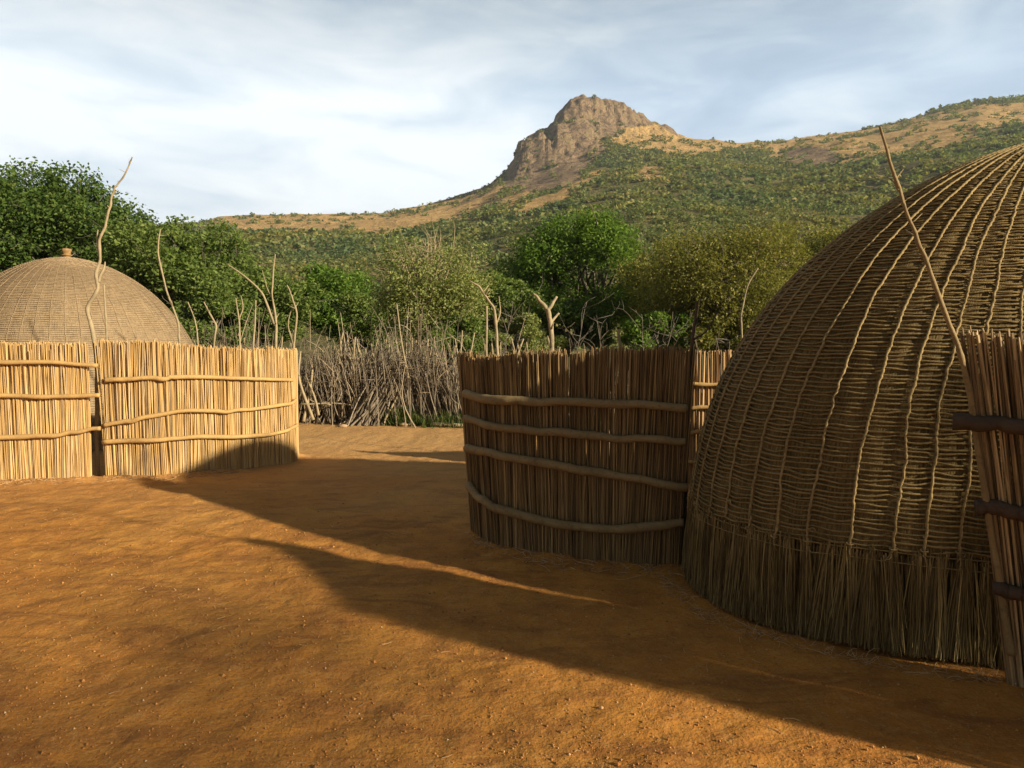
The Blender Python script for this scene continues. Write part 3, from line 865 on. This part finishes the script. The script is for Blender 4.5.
# short lit fence seen through the gap
fd = Fence('reed_fence', 'short pale reed fence glimpsed in the gap between dark fence and big hut', [(1.55, 8.35), (2.0, 8.2), (2.5, 8.15), (3.3, 8.2), (4.2, 8.4)], [1.53, 1.54, 1.56, 1.56])
fd.reeds(M['reed_far'], 0.016, 0.0085, 14, 3, 0.018, 0.018)
for i, yy in enumerate((384, 407.5, 432, 462)):
    fd.rail([(680, yy), (705, yy + 0.5), (731, yy), (770, yy + 1)], 0.022, M['pole_gold'], 70 + i)
fd.post([(743, 470), (742, 338), (741, 315), (748, 285), (758, 268)], 8.35, 0.015, 0.007, M['pole_pale'], 56)

# leaning fence at the door of the big hut
fe = Fence('reed_fence', 'dark leaning reed fence at the photo edge in front of the big woven hut', [(2.44, 3.42), (2.62, 3.30), (2.85, 3.02), (3.1, 2.5), (3.25, 1.9)], [1.70, 1.69, 1.70, 1.7, 1.66], ((-0.30, -0.02), (-0.05, 0.0)))
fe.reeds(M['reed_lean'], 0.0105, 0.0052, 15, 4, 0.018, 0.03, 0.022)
for i, pts in enumerate([[(955, 420), (985, 424), (1024, 427), (1060, 430), (1110, 434)], [(973, 507), (1000, 509), (1024, 513), (1060, 518), (1110, 526)], [(990, 588), (1010, 590), (1030, 594), (1060, 599), (1110, 608)]]):
    fe.rail(pts, [0.038, 0.036, 0.032][i], M['pole_dark'], 80 + i, off=0.06)
fe.post([(1012, 655), (1003, 605), (988, 514), (975, 430), (968, 385), (957, 345), (940, 300), (923, 254), (912, 225), (895, 178), (887, 150), (880, 127)], 3.36, 0.019, 0.006, M['pole_grey'], 57, [([(898, 190), (894, 182), (888, 177)], 0.006, 0.002), ([(940, 302), (937, 297), (936, 291)], 0.006, 0.003)])


# ------------------------------------------------------------------ beehive huts
def hut(name, label, c, a, b, phi, H, p, q, zs, nrib, ring, cord_r, rib_r, mats, seed, skirt=7000, sides=8, hi=True, group='beehive huts of woven grass', finial=None, ribs_as=None):
    rng = np.random.default_rng(seed)
    root = thing(name, label, 'hut', (c[0], c[1], 0), group)
    zz = 1 - (1 - np.linspace(0, 1, 4000)) ** 1.6
    rad = np.maximum(1 - zz ** p, 0) ** (1 / q)
    ml = math.sqrt(a * b)
    arc = np.concatenate([[0], np.cumsum(np.hypot(np.diff(rad) * ml, np.diff(zz) * H))])
    # equal steps round the footprint
    t0 = np.linspace(0, 2 * PI, 2001); el = np.concatenate([[0], np.cumsum(np.hypot(np.diff(a * np.cos(t0)), np.diff(b * np.sin(t0))))]); el /= el[-1]

    def S(u, s, off=0.0):
        t = np.interp(np.mod(u, 1.0), el, t0)
        r_ = np.interp(s, arc, rad); z = np.interp(s, arc, zz) * H
        x_, y_ = a * np.cos(t), b * np.sin(t)
        nx, ny = np.cos(t) / a, np.sin(t) / b; nl_ = np.hypot(nx, ny); nx, ny = nx / nl_, ny / nl_
        dr = np.interp(s + .02, arc, rad) - np.interp(s - .02, arc, rad); dz = (np.interp(s + .02, arc, zz) - np.interp(s - .02, arc, zz)) * H
        dr = dr * ml; l_ = np.hypot(dr, dz) + 1e-9
        on, oz = dz / l_ * off, -dr / l_ * off
        X_ = r_ * x_ + nx * on; Y_ = r_ * y_ + ny * on
        return np.stack([c[0] + X_ * math.cos(phi) - Y_ * math.sin(phi), c[1] + X_ * math.sin(phi) + Y_ * math.cos(phi), z + oz], -1)

    s0 = float(np.interp(zs / H, zz, arc)); s1 = arc[-1] - 0.02
    # thatch shell
    ns, nu = (150, 360) if hi else (70, 200)
    ss = np.linspace(0.0, s1, ns); uu = np.arange(nu) / nu
    SS, UU = np.meshgrid(ss, uu, indexing='ij')
    rel = 0.5 * (1 - np.cos(UU * nrib * 2 * PI)) if hi else 0
    off = -0.005 + 0.008 * rel + 0.010 * fbm(UU * nrib * 1.0, SS * 3, seed=seed, o=3)
    off = np.where(SS < s0, -0.05 - 0.04 * (1 - SS / s0), off)
    V = S(UU, SS, off)
    mb = MB(); mb.add(V.reshape(-1, 3), grid_faces(ns, nu, True))
    sub(root, mb, 'thatch_dome', mats[0], attrs={'ang': (UU * el[-1] * 2 * PI * ml).ravel(), 'arc': SS.ravel()})
    # the binding cords that run round it
    rs = np.arange(s0 + 0.03, s1 - 0.05, ring)
    per = 9 if hi else 4
    nu = nrib * per; uu = np.arange(nu) / nu
    mb = MB()
    ph = np.arange(5) * 2 * PI / 5
    for i, s in enumerate(rs):
        sag = -0.006 * np.abs(np.sin(uu * nrib * PI)) * (1 if hi else 0)
        w_ = s + sag + (0.009 if hi else 0.004) * vnoise(uu * nrib * 1.7, uu * 0 + i * 3.7, seed=seed + 2) + 0.010 * vnoise(uu * 11, uu * 0 + i * .21, seed=seed + 3)
        o_ = 0.004 + 0.006 * np.abs(np.sin(uu * nrib * PI)) + 0.004 * vnoise(uu * nrib * 2.3, uu * 0 + i, seed=seed + 6)
        rr_ = cord_r * (1 + 0.3 * vnoise(uu * nrib * 3.1, uu * 0 + i * 5.1, seed=seed + 8))
        ring_v = np.stack([S(uu, w_ + rr_ * math.sin(p_), o_ + rr_ * math.cos(p_)) for p_ in ph], 0)   # 5 x nu
        j = np.arange(nu); j2 = (j + 1) % nu
        f = np.concatenate([np.stack([k_ * nu + j, k_ * nu + j2, ((k_ + 1) % 5) * nu + j2, ((k_ + 1) % 5) * nu + j], 1) for k_ in range(5)])
        mb.add(ring_v.reshape(-1, 3), f)
    sub(root, mb, 'binding_cords', mats[1])
    # ribs: twisted ropes from the apex down
    for k in range(nrib):
        u = (k + 0.08 * rng.normal()) / nrib + (ribs_as or 0)
        n = 330 if hi else 70
        s = np.linspace(s0 - rng.uniform(-0.04, 0.05), s1 - 0.02, n)
        uw = u + (0.014 / (el[-1] * 2 * PI * ml)) * vnoise(s * 3, s * 0 + k * 7.7, seed=seed + 12) + (0.006 / (2 * PI * ml)) * vnoise(s * 22, s * 0 + k, seed=seed + 13)
        P = S(uw, s, rib_r * 0.75 + 0.006)
        mb = MB(); mb.tube(P, rib_r * (1 + 0.12 * vnoise(s * 9, s * 0 + k, seed=seed + 17)) * np.interp(s, [s1 - 0.5, s1], [1, 0.45]), sides, 0.85 if hi else 0, 0.28 if hi else 0)
        if hi:      # tied-off end: a knot, a loop and loose tails
            e = P[0]; tn = P[3] - P[0]; tn /= np.linalg.norm(tn)
            ring_ = [e + tn * 0.025 + 0.02 * np.array([math.cos(t_), math.sin(t_) * .6, 0.25 * math.sin(t_)]) for t_ in np.linspace(0, 2 * PI, 9)]
            mb.tube(np.array(ring_), rib_r * 0.6, 6)
            for q_ in range(2):
                dn = -tn * rng.uniform(0.03, 0.07) + rng.normal(size=3) * 0.018
                mb.tube(smooth_path([e, e + dn * 0.5 + rng.normal(size=3) * .006, e + dn], 6), np.linspace(rib_r * 0.6, rib_r * 0.25, 6), 5)
            if rng.random() < 0.55:
                o1 = e + tn * rng.uniform(.06, .12); sdv = np.cross(tn, [0, 0, 1.0]); sdv /= np.linalg.norm(sdv) + 1e-9
                mb.tube(smooth_path([o1, o1 + sdv * 0.03 + tn * .012, o1 + sdv * 0.045 - tn * .01], 6), [rib_r * .9, rib_r * .9, rib_r * .8, rib_r * .7, rib_r * .6, rib_r * .4], 6)
        sub(root, mb, 'rib_rope', mats[2])
    # grass skirt
    if skirt:
        mb = MB()
        n = skirt; u = rng.random(n); u = u + 0.003 * np.sin(u * nrib * 2 * PI * 1.7)
        tops = s0 + rng.uniform(-0.04, 0.03, n)
        P0 = S(u, tops, rng.uniform(-0.01, 0.018, n))
        clump = vnoise(u * nrib * 2.2, u * 0, seed=seed + 30)
        zlow = np.maximum(0.0, 0.012 + 0.03 * rng.random(n) + 0.02 * clump + (rng.random(n) < 0.15) * rng.random(n) * 0.15)
        P1 = S(u + 0.0022 * vnoise(u * nrib * 1.3, u * 0, seed=seed + 31) + rng.normal(size=n) * 0.0022, np.zeros(n), -0.015 + 0.045 * rng.random(n) + 0.02 * clump)
        P1[:, 2] = zlow
        strands(mb, P0, P1, rng.uniform(0.0018, 0.0042, n), 0.0018, 3, 4, 0.016, rng)
        sub(root, mb, 'grass_skirt', M['skirt'], smooth=False)
        mb = MB(); uu = np.linspace(0, 1, 500)
        P = S(uu, s0 - 0.055 + 0.008 * vnoise(uu * 60, uu * 0, seed=4), 0.016); mb.tube(P, 0.0032, 5)
        P = S(uu, s0 + 0.0 + 0.008 * vnoise(uu * 50, uu * 0, seed=5), 0.012); mb.tube(P, 0.004, 5)
        sub(root, mb, 'skirt_band', mats[1])
    if finial:
        mb = MB(); z0 = H - 0.04
        prof = [(0.085, 0), (0.07, 0.06), (0.06, 0.10), (0.068, 0.15), (0.085, 0.20), (0.082, 0.225), (0.02, 0.235)]
        t = np.arange(18) * 2 * PI / 18
        V = np.array([[(c[0] + r_ * finial * (1 + .05 * math.sin(5 * q_)) * math.cos(q_), c[1] + r_ * finial * (1 + .05 * math.sin(5 * q_)) * math.sin(q_), z0 + z_ * finial) for q_ in t] for r_, z_ in prof])
        mb.add(V.reshape(-1, 3), grid_faces(len(prof), 18, True))
        mb.tube(np.array([(c[0] + .08 * finial * math.cos(q_), c[1] + .08 * finial * math.sin(q_), z0 + .1 * finial) for q_ in np.linspace(0, 2 * PI, 20)]), 0.014, 6)
        sub(root, mb, 'finial', M['finial'])
    return root


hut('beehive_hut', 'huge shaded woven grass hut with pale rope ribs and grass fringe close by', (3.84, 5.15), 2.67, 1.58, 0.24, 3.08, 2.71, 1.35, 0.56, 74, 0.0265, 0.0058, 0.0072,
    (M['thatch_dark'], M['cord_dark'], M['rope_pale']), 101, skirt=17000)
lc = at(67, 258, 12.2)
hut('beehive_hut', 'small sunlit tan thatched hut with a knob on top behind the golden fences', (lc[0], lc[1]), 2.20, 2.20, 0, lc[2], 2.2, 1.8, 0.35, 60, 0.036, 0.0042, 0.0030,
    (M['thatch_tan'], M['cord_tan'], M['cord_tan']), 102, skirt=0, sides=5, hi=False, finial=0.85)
# unseen trees, added to shade the big hut and the front of the yard
def away(dp, np_): return (-0.865 * dp - 0.5 * np_, 0.5 * dp - 0.865 * np_)
q = away(-9.0, -5.85)
tree('broadleaf_tree', 'dense low tree added outside the view to shade the big woven hut', 'tree', 0, 0, 1.58, 1.85, 0, 'leaf_dark', 60000, 0.07, 21, nclump=120, group='unseen trees added for their shade', world=(q[0], q[1], 3.15), depth=1.0)
q = away(-18.0, -1.1)
tree('acacia_tree', 'thin leaved acacia added outside the view to dim the front of the yard', 'tree', 0, 0, 3.0, 1.9, 0, 'leaf_olive', 5200, 0.042, 22, nclump=56, trunk_r=0.07, group='unseen trees added for their shade', world=(q[0], q[1], 6.9), depth=1.0, density=3.0)

# ------------------------------------------------------------------ brushwood fence
rng = np.random.default_rng(404)
root = thing('brushwood_fence', 'rough fence of tangled dead branches along the far side of the yard', 'fence', (-1, 14.2, 0))
path = smooth_path([(-13, 13.6, 0), (-8, 14.6, 0), (-4.5, 14.3, 0), (-2.5, 14.0, 0), (-0.8, 13.9, 0), (1.5, 13.6, 0), (4.5, 13.2, 0), (9, 13.0, 0)], 300)
mb = MB(); n = 3600
ix = rng.integers(0, 300, n); B = path[ix] + np.column_stack([rng.normal(size=n) * .06, rng.normal(size=n) * 0.22, np.zeros(n)])
B[:, 2] = -0.03
Ht = rng.gamma(7, 0.13, n) * (1 + .25 * vnoise(B[:, 0] * 1.1, B[:, 1] * 0, seed=9)) + 0.35
Ht = np.where(B[:, 0] > -0.9, Ht * 0.72, Ht); Ht = np.clip(Ht, 0.4, 2.3) + (rng.random(n) < 0.03) * rng.random(n) * 0.8
T = B + np.column_stack([rng.normal(size=n) * 0.17 * Ht + 0.22 * vnoise(B[:, 0] * 1.5, B[:, 0] * 0, seed=19) * Ht, rng.normal(size=n) * 0.12 * Ht, Ht])
rr = rng.uniform(0.006, 0.016, n)
strands(mb, B, T, rr, rr * 0.35, 4, 6, 0.05, rng)
# side twigs
m_ = 5200; k = rng.integers(0, n, m_); f = rng.uniform(0.4, 0.97, m_)[:, None]
Q = B[k] * (1 - f) + T[k] * f
kq = (Q[:, 0] < -0.7) | (rng.random(m_) < 0.25); Q = Q[kq]; m_ = len(Q)
E2 = Q + np.column_stack([rng.normal(size=m_) * 0.2, rng.normal(size=m_) * 0.1, rng.uniform(-0.02, 0.32, m_)])
strands(mb, Q, E2, 0.007, 0.003, 3, 3, 0.06, rng)
sub(root, mb, 'brushwood', M['brush'], smooth=False)
for k in range(90):      # heavier upright stakes
    mb = MB()
    p = path[rng.integers(60, 200)]; hgt = rng.uniform(1.0, 1.8)
    limb(mb, (p[0], p[1] + rng.uniform(-.1, .1), -0.03), (p[0] + rng.normal() * .22, p[1] + rng.normal() * .1, hgt), rng.uniform(.022, .04), .012, rng, 7, 0.05, 6)
    sub(root, mb, 'stake', M['pole_pale'])
for (x0, y0, x1, y1, r_) in [(385, 421, 408, 376, .022), (314, 420, 299, 352, .03), (304, 421, 312, 370, .03), (318, 415, 306, 376, .025), (300, 402, 370, 408, .016), (330, 405, 300, 392, .014), (408, 378, 396, 305, .018), (468, 421, 461, 330, .02)]:
    mb = MB(); a_, b_ = at(x0, y0, 13.5), at(x1, y1, 13.7); limb(mb, a_, b_, r_, r_ * .6, rng, 9, 0.06, 7)
    sub(root, mb, 'loose_branch', M['pole_pale'])
# bundle stacked against it
mb = MB()
n = 90; bx = at(362, 423, 13.55)
B = np.array([bx[0], bx[1], 0.0]) + np.column_stack([rng.normal(size=n) * .16 , rng.normal(size=n) * .08, rng.random(n) * .02])
T = np.array([bx[0] + .62, bx[1] + .3, 1.05]) + rng.normal(size=(n, 3)) * np.array([.22, .1, .14])
strands(mb, B, T, 0.016, 0.009, 5, 5, 0.03, rng)
sub(root, mb, 'branch_bundle', M['brush'], smooth=False)

# bare saplings and dead poles sticking up behind the dark fence
for i, (x0, y0, x1, y1, Yd, lab) in enumerate([(505, 360, 512, 300, 12.5, 'thin bare sapling left of the forked post above the dark fence'), (575, 356, 588, 303, 12.2, 'thin bare sapling with curved twigs right of the forked post'), (600, 354, 598, 316, 12.6, 'short bare grey sapling near the middle of the dark fence top'), (645, 352, 640, 315, 12.4, 'grey bare sapling above the right half of the dark fence'), (665, 352, 675, 322, 12.1, 'tilted bare sapling close to the dark corner post')]):
    mb = MB(); a_ = at(x0, y0, Yd); b_ = at(x1, y1, Yd)
    root = thing('bare_sapling', lab, 'sapling', (a_[0], a_[1], 0), 'bare saplings behind the dark fence')
    p = smooth_path([(a_[0] - .05, a_[1], -0.03), (a_[0], a_[1], a_[2] * .6), a_, b_], 26, 0.03, rng)
    mb.tube(p, np.linspace(.014, .005, 26), 6)
    for _ in range(12):
        q = p[rng.integers(12, 25)]; e = q + np.array([rng.normal() * .22, rng.normal() * .15, rng.uniform(.1, .45)])
        pp = limb(mb, q, e, .006, .002, rng, 6, .14, 5)
        limb(mb, pp[3], pp[3] + np.array([rng.normal() * .12, 0, rng.uniform(.05, .2)]), .005, .002, rng, 4, .1, 4)
    sub(root, mb, 'trunk', M['bark'])

# ------------------------------------------------------------------ small things on the ground
for x, y, L, lab in [(445, 425, 0.42, 'short pale log lying at the foot of the brushwood fence')]:
    mb = MB(); a_ = G(x - 14, y + 2); b_ = G(x + 22, y + 2.5)
    root = limb(mb, a_ + [0, 0, .035], b_ + [0, 0, .035], .04, .032, rng, 12, .02, 9)
    o = mb.build('log', M['pole_pale'], loc=(a_[0], a_[1], 0)); tag(o, lab, 'log')
for i, (x, y, s, lab) in enumerate([(380, 425, .07, 'rounded tan stone by the brushwood fence beside the loose branch'), (405, 425.5, .09, 'larger flat pale stone by the brushwood fence'), (343, 427, .07, 'little stone near the end of the golden fence')]):
    bm_v = rng.normal(size=(1, 3)); mb = MB()
    t1 = np.linspace(0, PI, 12); t2 = np.arange(18) * 2 * PI / 18
    A, B_ = np.meshgrid(t1, t2, indexing='ij')
    V = np.stack([np.sin(A) * np.cos(B_), np.sin(A) * np.sin(B_), np.cos(A)], -1)
    rad = 1 + 0.25 * fbm(V[..., 0] * 1.6 + i * 5, V[..., 1] * 1.6, V[..., 2] * 1.6, seed=8 + i, o=3)
    V = V * rad[..., None] * np.array([1.25, .9, .5]) * s + G(x, y) + [0, 0, .02]
    mb.add(V.reshape(-1, 3), grid_faces(12, 18, True))
    o = mb.build('stone', M['stone'], loc=tuple(G(x, y))); tag(o, lab, 'stone', 'stones by the brushwood fence')
# grass at the foot of the brushwood fence
n = 22000; ix = rng.integers(0, 300, n); c_ = path[ix]
B = c_ + np.column_stack([rng.normal(size=n) * .08, -0.28 + rng.normal(size=n) * .20, np.zeros(n)])
kp = vnoise(B[:, 0] * 1.4, B[:, 1] * 1.0, seed=88) > -0.25; B = B[kp]; n = len(B)
T = B + np.column_stack([rng.normal(size=n) * .06, rng.normal(size=n) * .05, rng.uniform(.04, .30, n) * (1 + .5 * vnoise(B[:, 0] * 3, B[:, 1] * 3, seed=12))])
mb = MB(); strands(mb, B, T, .007, .002, 3, 2, 0.1, rng)
o = mb.build('grass', M['grass'], smooth=False); tag(o, 'ragged green grass along the foot of the brushwood fence', 'grass', kind='stuff')
# crumbs of earth and grit
n = 34000; yy_ = 2.3 + 8.5 * rng.random(n) ** 1.5; P = np.column_stack([rng.uniform(-0.80, 0.75, n) * yy_, yy_])
kk = 0.5 + 0.5 * fbm(P[:, 0] * 1.3, P[:, 1] * 1.3, seed=90, o=3) > rng.random(n) * 0.85; P = P[kk]; n = len(P)
rz = rng.gamma(2.2, 0.0011, n) + 0.0012
big = rng.random(n) < 0.0018; rz = np.where(big, rz * 2.6, rz)
O8 = np.array([[1, 0, 0], [0, 1, 0], [-1, 0, 0], [0, -1, 0], [0, 0, .8], [0, 0, -.8]])
V = (O8[None] * (1 + 0.5 * (rng.random((n, 6, 1)) - .5)) * rz[:, None, None]) + np.column_stack([P, np.interp(P[:, 1], [0, 1], [0, 0])])[:, None]
a_ = rng.random(n) * PI
V[..., 2] += (ground_z_at(P[:, 0], P[:, 1]) + rz * 0.3)[:, None]
F8 = np.array([[0, 1, 4], [1, 2, 4], [2, 3, 4], [3, 0, 4], [1, 0, 5], [2, 1, 5], [3, 2, 5], [0, 3, 5]])
mb = MB(); mb.add(V.reshape(-1, 3), (F8[None] + (np.arange(n) * 6)[:, None, None]).reshape(-1, 3))
o = mb.build('soil_crumbs', M['crumb'], smooth=False); tag(o, 'crumbs of red earth and grit strewn over the yard', 'grit', kind='stuff')
# straw and twig litter
n = 420; P = np.column_stack([rng.uniform(-5, 3.4, n), rng.uniform(2.0, 9, n)])
ang = rng.random(n) * PI; L = rng.gamma(2, 0.016, n) + .01
gz = ground_z_at(P[:, 0], P[:, 1])
B = np.column_stack([P, gz + .003]); T = B + np.column_stack([np.cos(ang) * L, np.sin(ang) * L, rng.uniform(0, .01, n)])
mb = MB(); strands(mb, B, T, .0018, .0012, 4, 2, .05, rng)
n = 700; u = rng.random(n)      # fallen fringe at the hut foot
aa = rng.uniform(PI * .9, PI * 1.8, n); ex = 2.67 * np.cos(aa) * (1.03 + .05 * rng.random(n)); ey = 1.58 * np.sin(aa) * (1.05 + .10 * rng.random(n))
P = np.column_stack([3.84 + ex * math.cos(.24) - ey * math.sin(.24), 5.15 + ex * math.sin(.24) + ey * math.cos(.24)])
ang = rng.random(n) * PI * 2; L = rng.uniform(.03, .12, n); gz = ground_z_at(P[:, 0], P[:, 1])
B = np.column_stack([P, gz + .004]); T = B + np.column_stack([np.cos(ang) * L, np.sin(ang) * L, rng.uniform(0, .03, n)])
strands(mb, B, T, .0016, .001, 4, 3, .12, rng)
for q_ in bases:      # broken reeds along the fences
    q_ = smooth_path([(a0, b0, 0) for a0, b0 in q_], 200)
    n = 260; k = rng.integers(0, 200, n); P = q_[k][:, :2] + np.column_stack([rng.normal(size=n) * .05, -np.abs(rng.normal(size=n)) * .14 - .04])
    ang = rng.random(n) * PI; L = rng.gamma(2, 0.03, n) + .015; gz = ground_z_at(P[:, 0], P[:, 1])
    B = np.column_stack([P, gz + .005]); T = B + np.column_stack([np.cos(ang) * L, np.sin(ang) * L, rng.uniform(-.002, .015, n)])
    strands(mb, B, T, .003, .002, 4, 2, .05, rng)
o = mb.build('straw_litter', M['reed_far'], smooth=False); tag(o, 'loose straw and twigs scattered over the red earth', 'straw', kind='stuff')

# ------------------------------------------------------------------ air
if True:
    v = np.array([[x, y, z] for z in (-3.0, 260.0) for y in (-2900.0, 3400.0) for x in (-3300.0, 3300.0)])
    mb = MB(); mb.add(v, [[0, 2, 3, 1], [4, 5, 7, 6], [0, 1, 5, 4], [2, 6, 7, 3], [0, 4, 6, 2], [1, 3, 7, 5]])
    hm = bpy.data.materials.new('haze'); hm.use_nodes = True; ht = hm.node_tree; ht.nodes.clear()
    ho = ht.nodes.new('ShaderNodeOutputMaterial'); pv = ht.nodes.new('ShaderNodeVolumePrincipled')
    pv.inputs['Color'].default_value = (0.80, 0.87, 0.95, 1); pv.inputs['Density'].default_value = 0.00022; pv.inputs['Anisotropy'].default_value = 0.2
    ht.links.new(pv.outputs[0], ho.inputs['Volume'])
    o = mb.build('haze', hm, smooth=False); tag(o, kind='stuff')
    o['label'] = 'thin bluish air between the yard and the mountain'

# ------------------------------------------------------------------ cycles
scene.cycles.max_bounces = 5
scene.cycles.diffuse_bounces = 3
scene.cycles.use_denoising = True
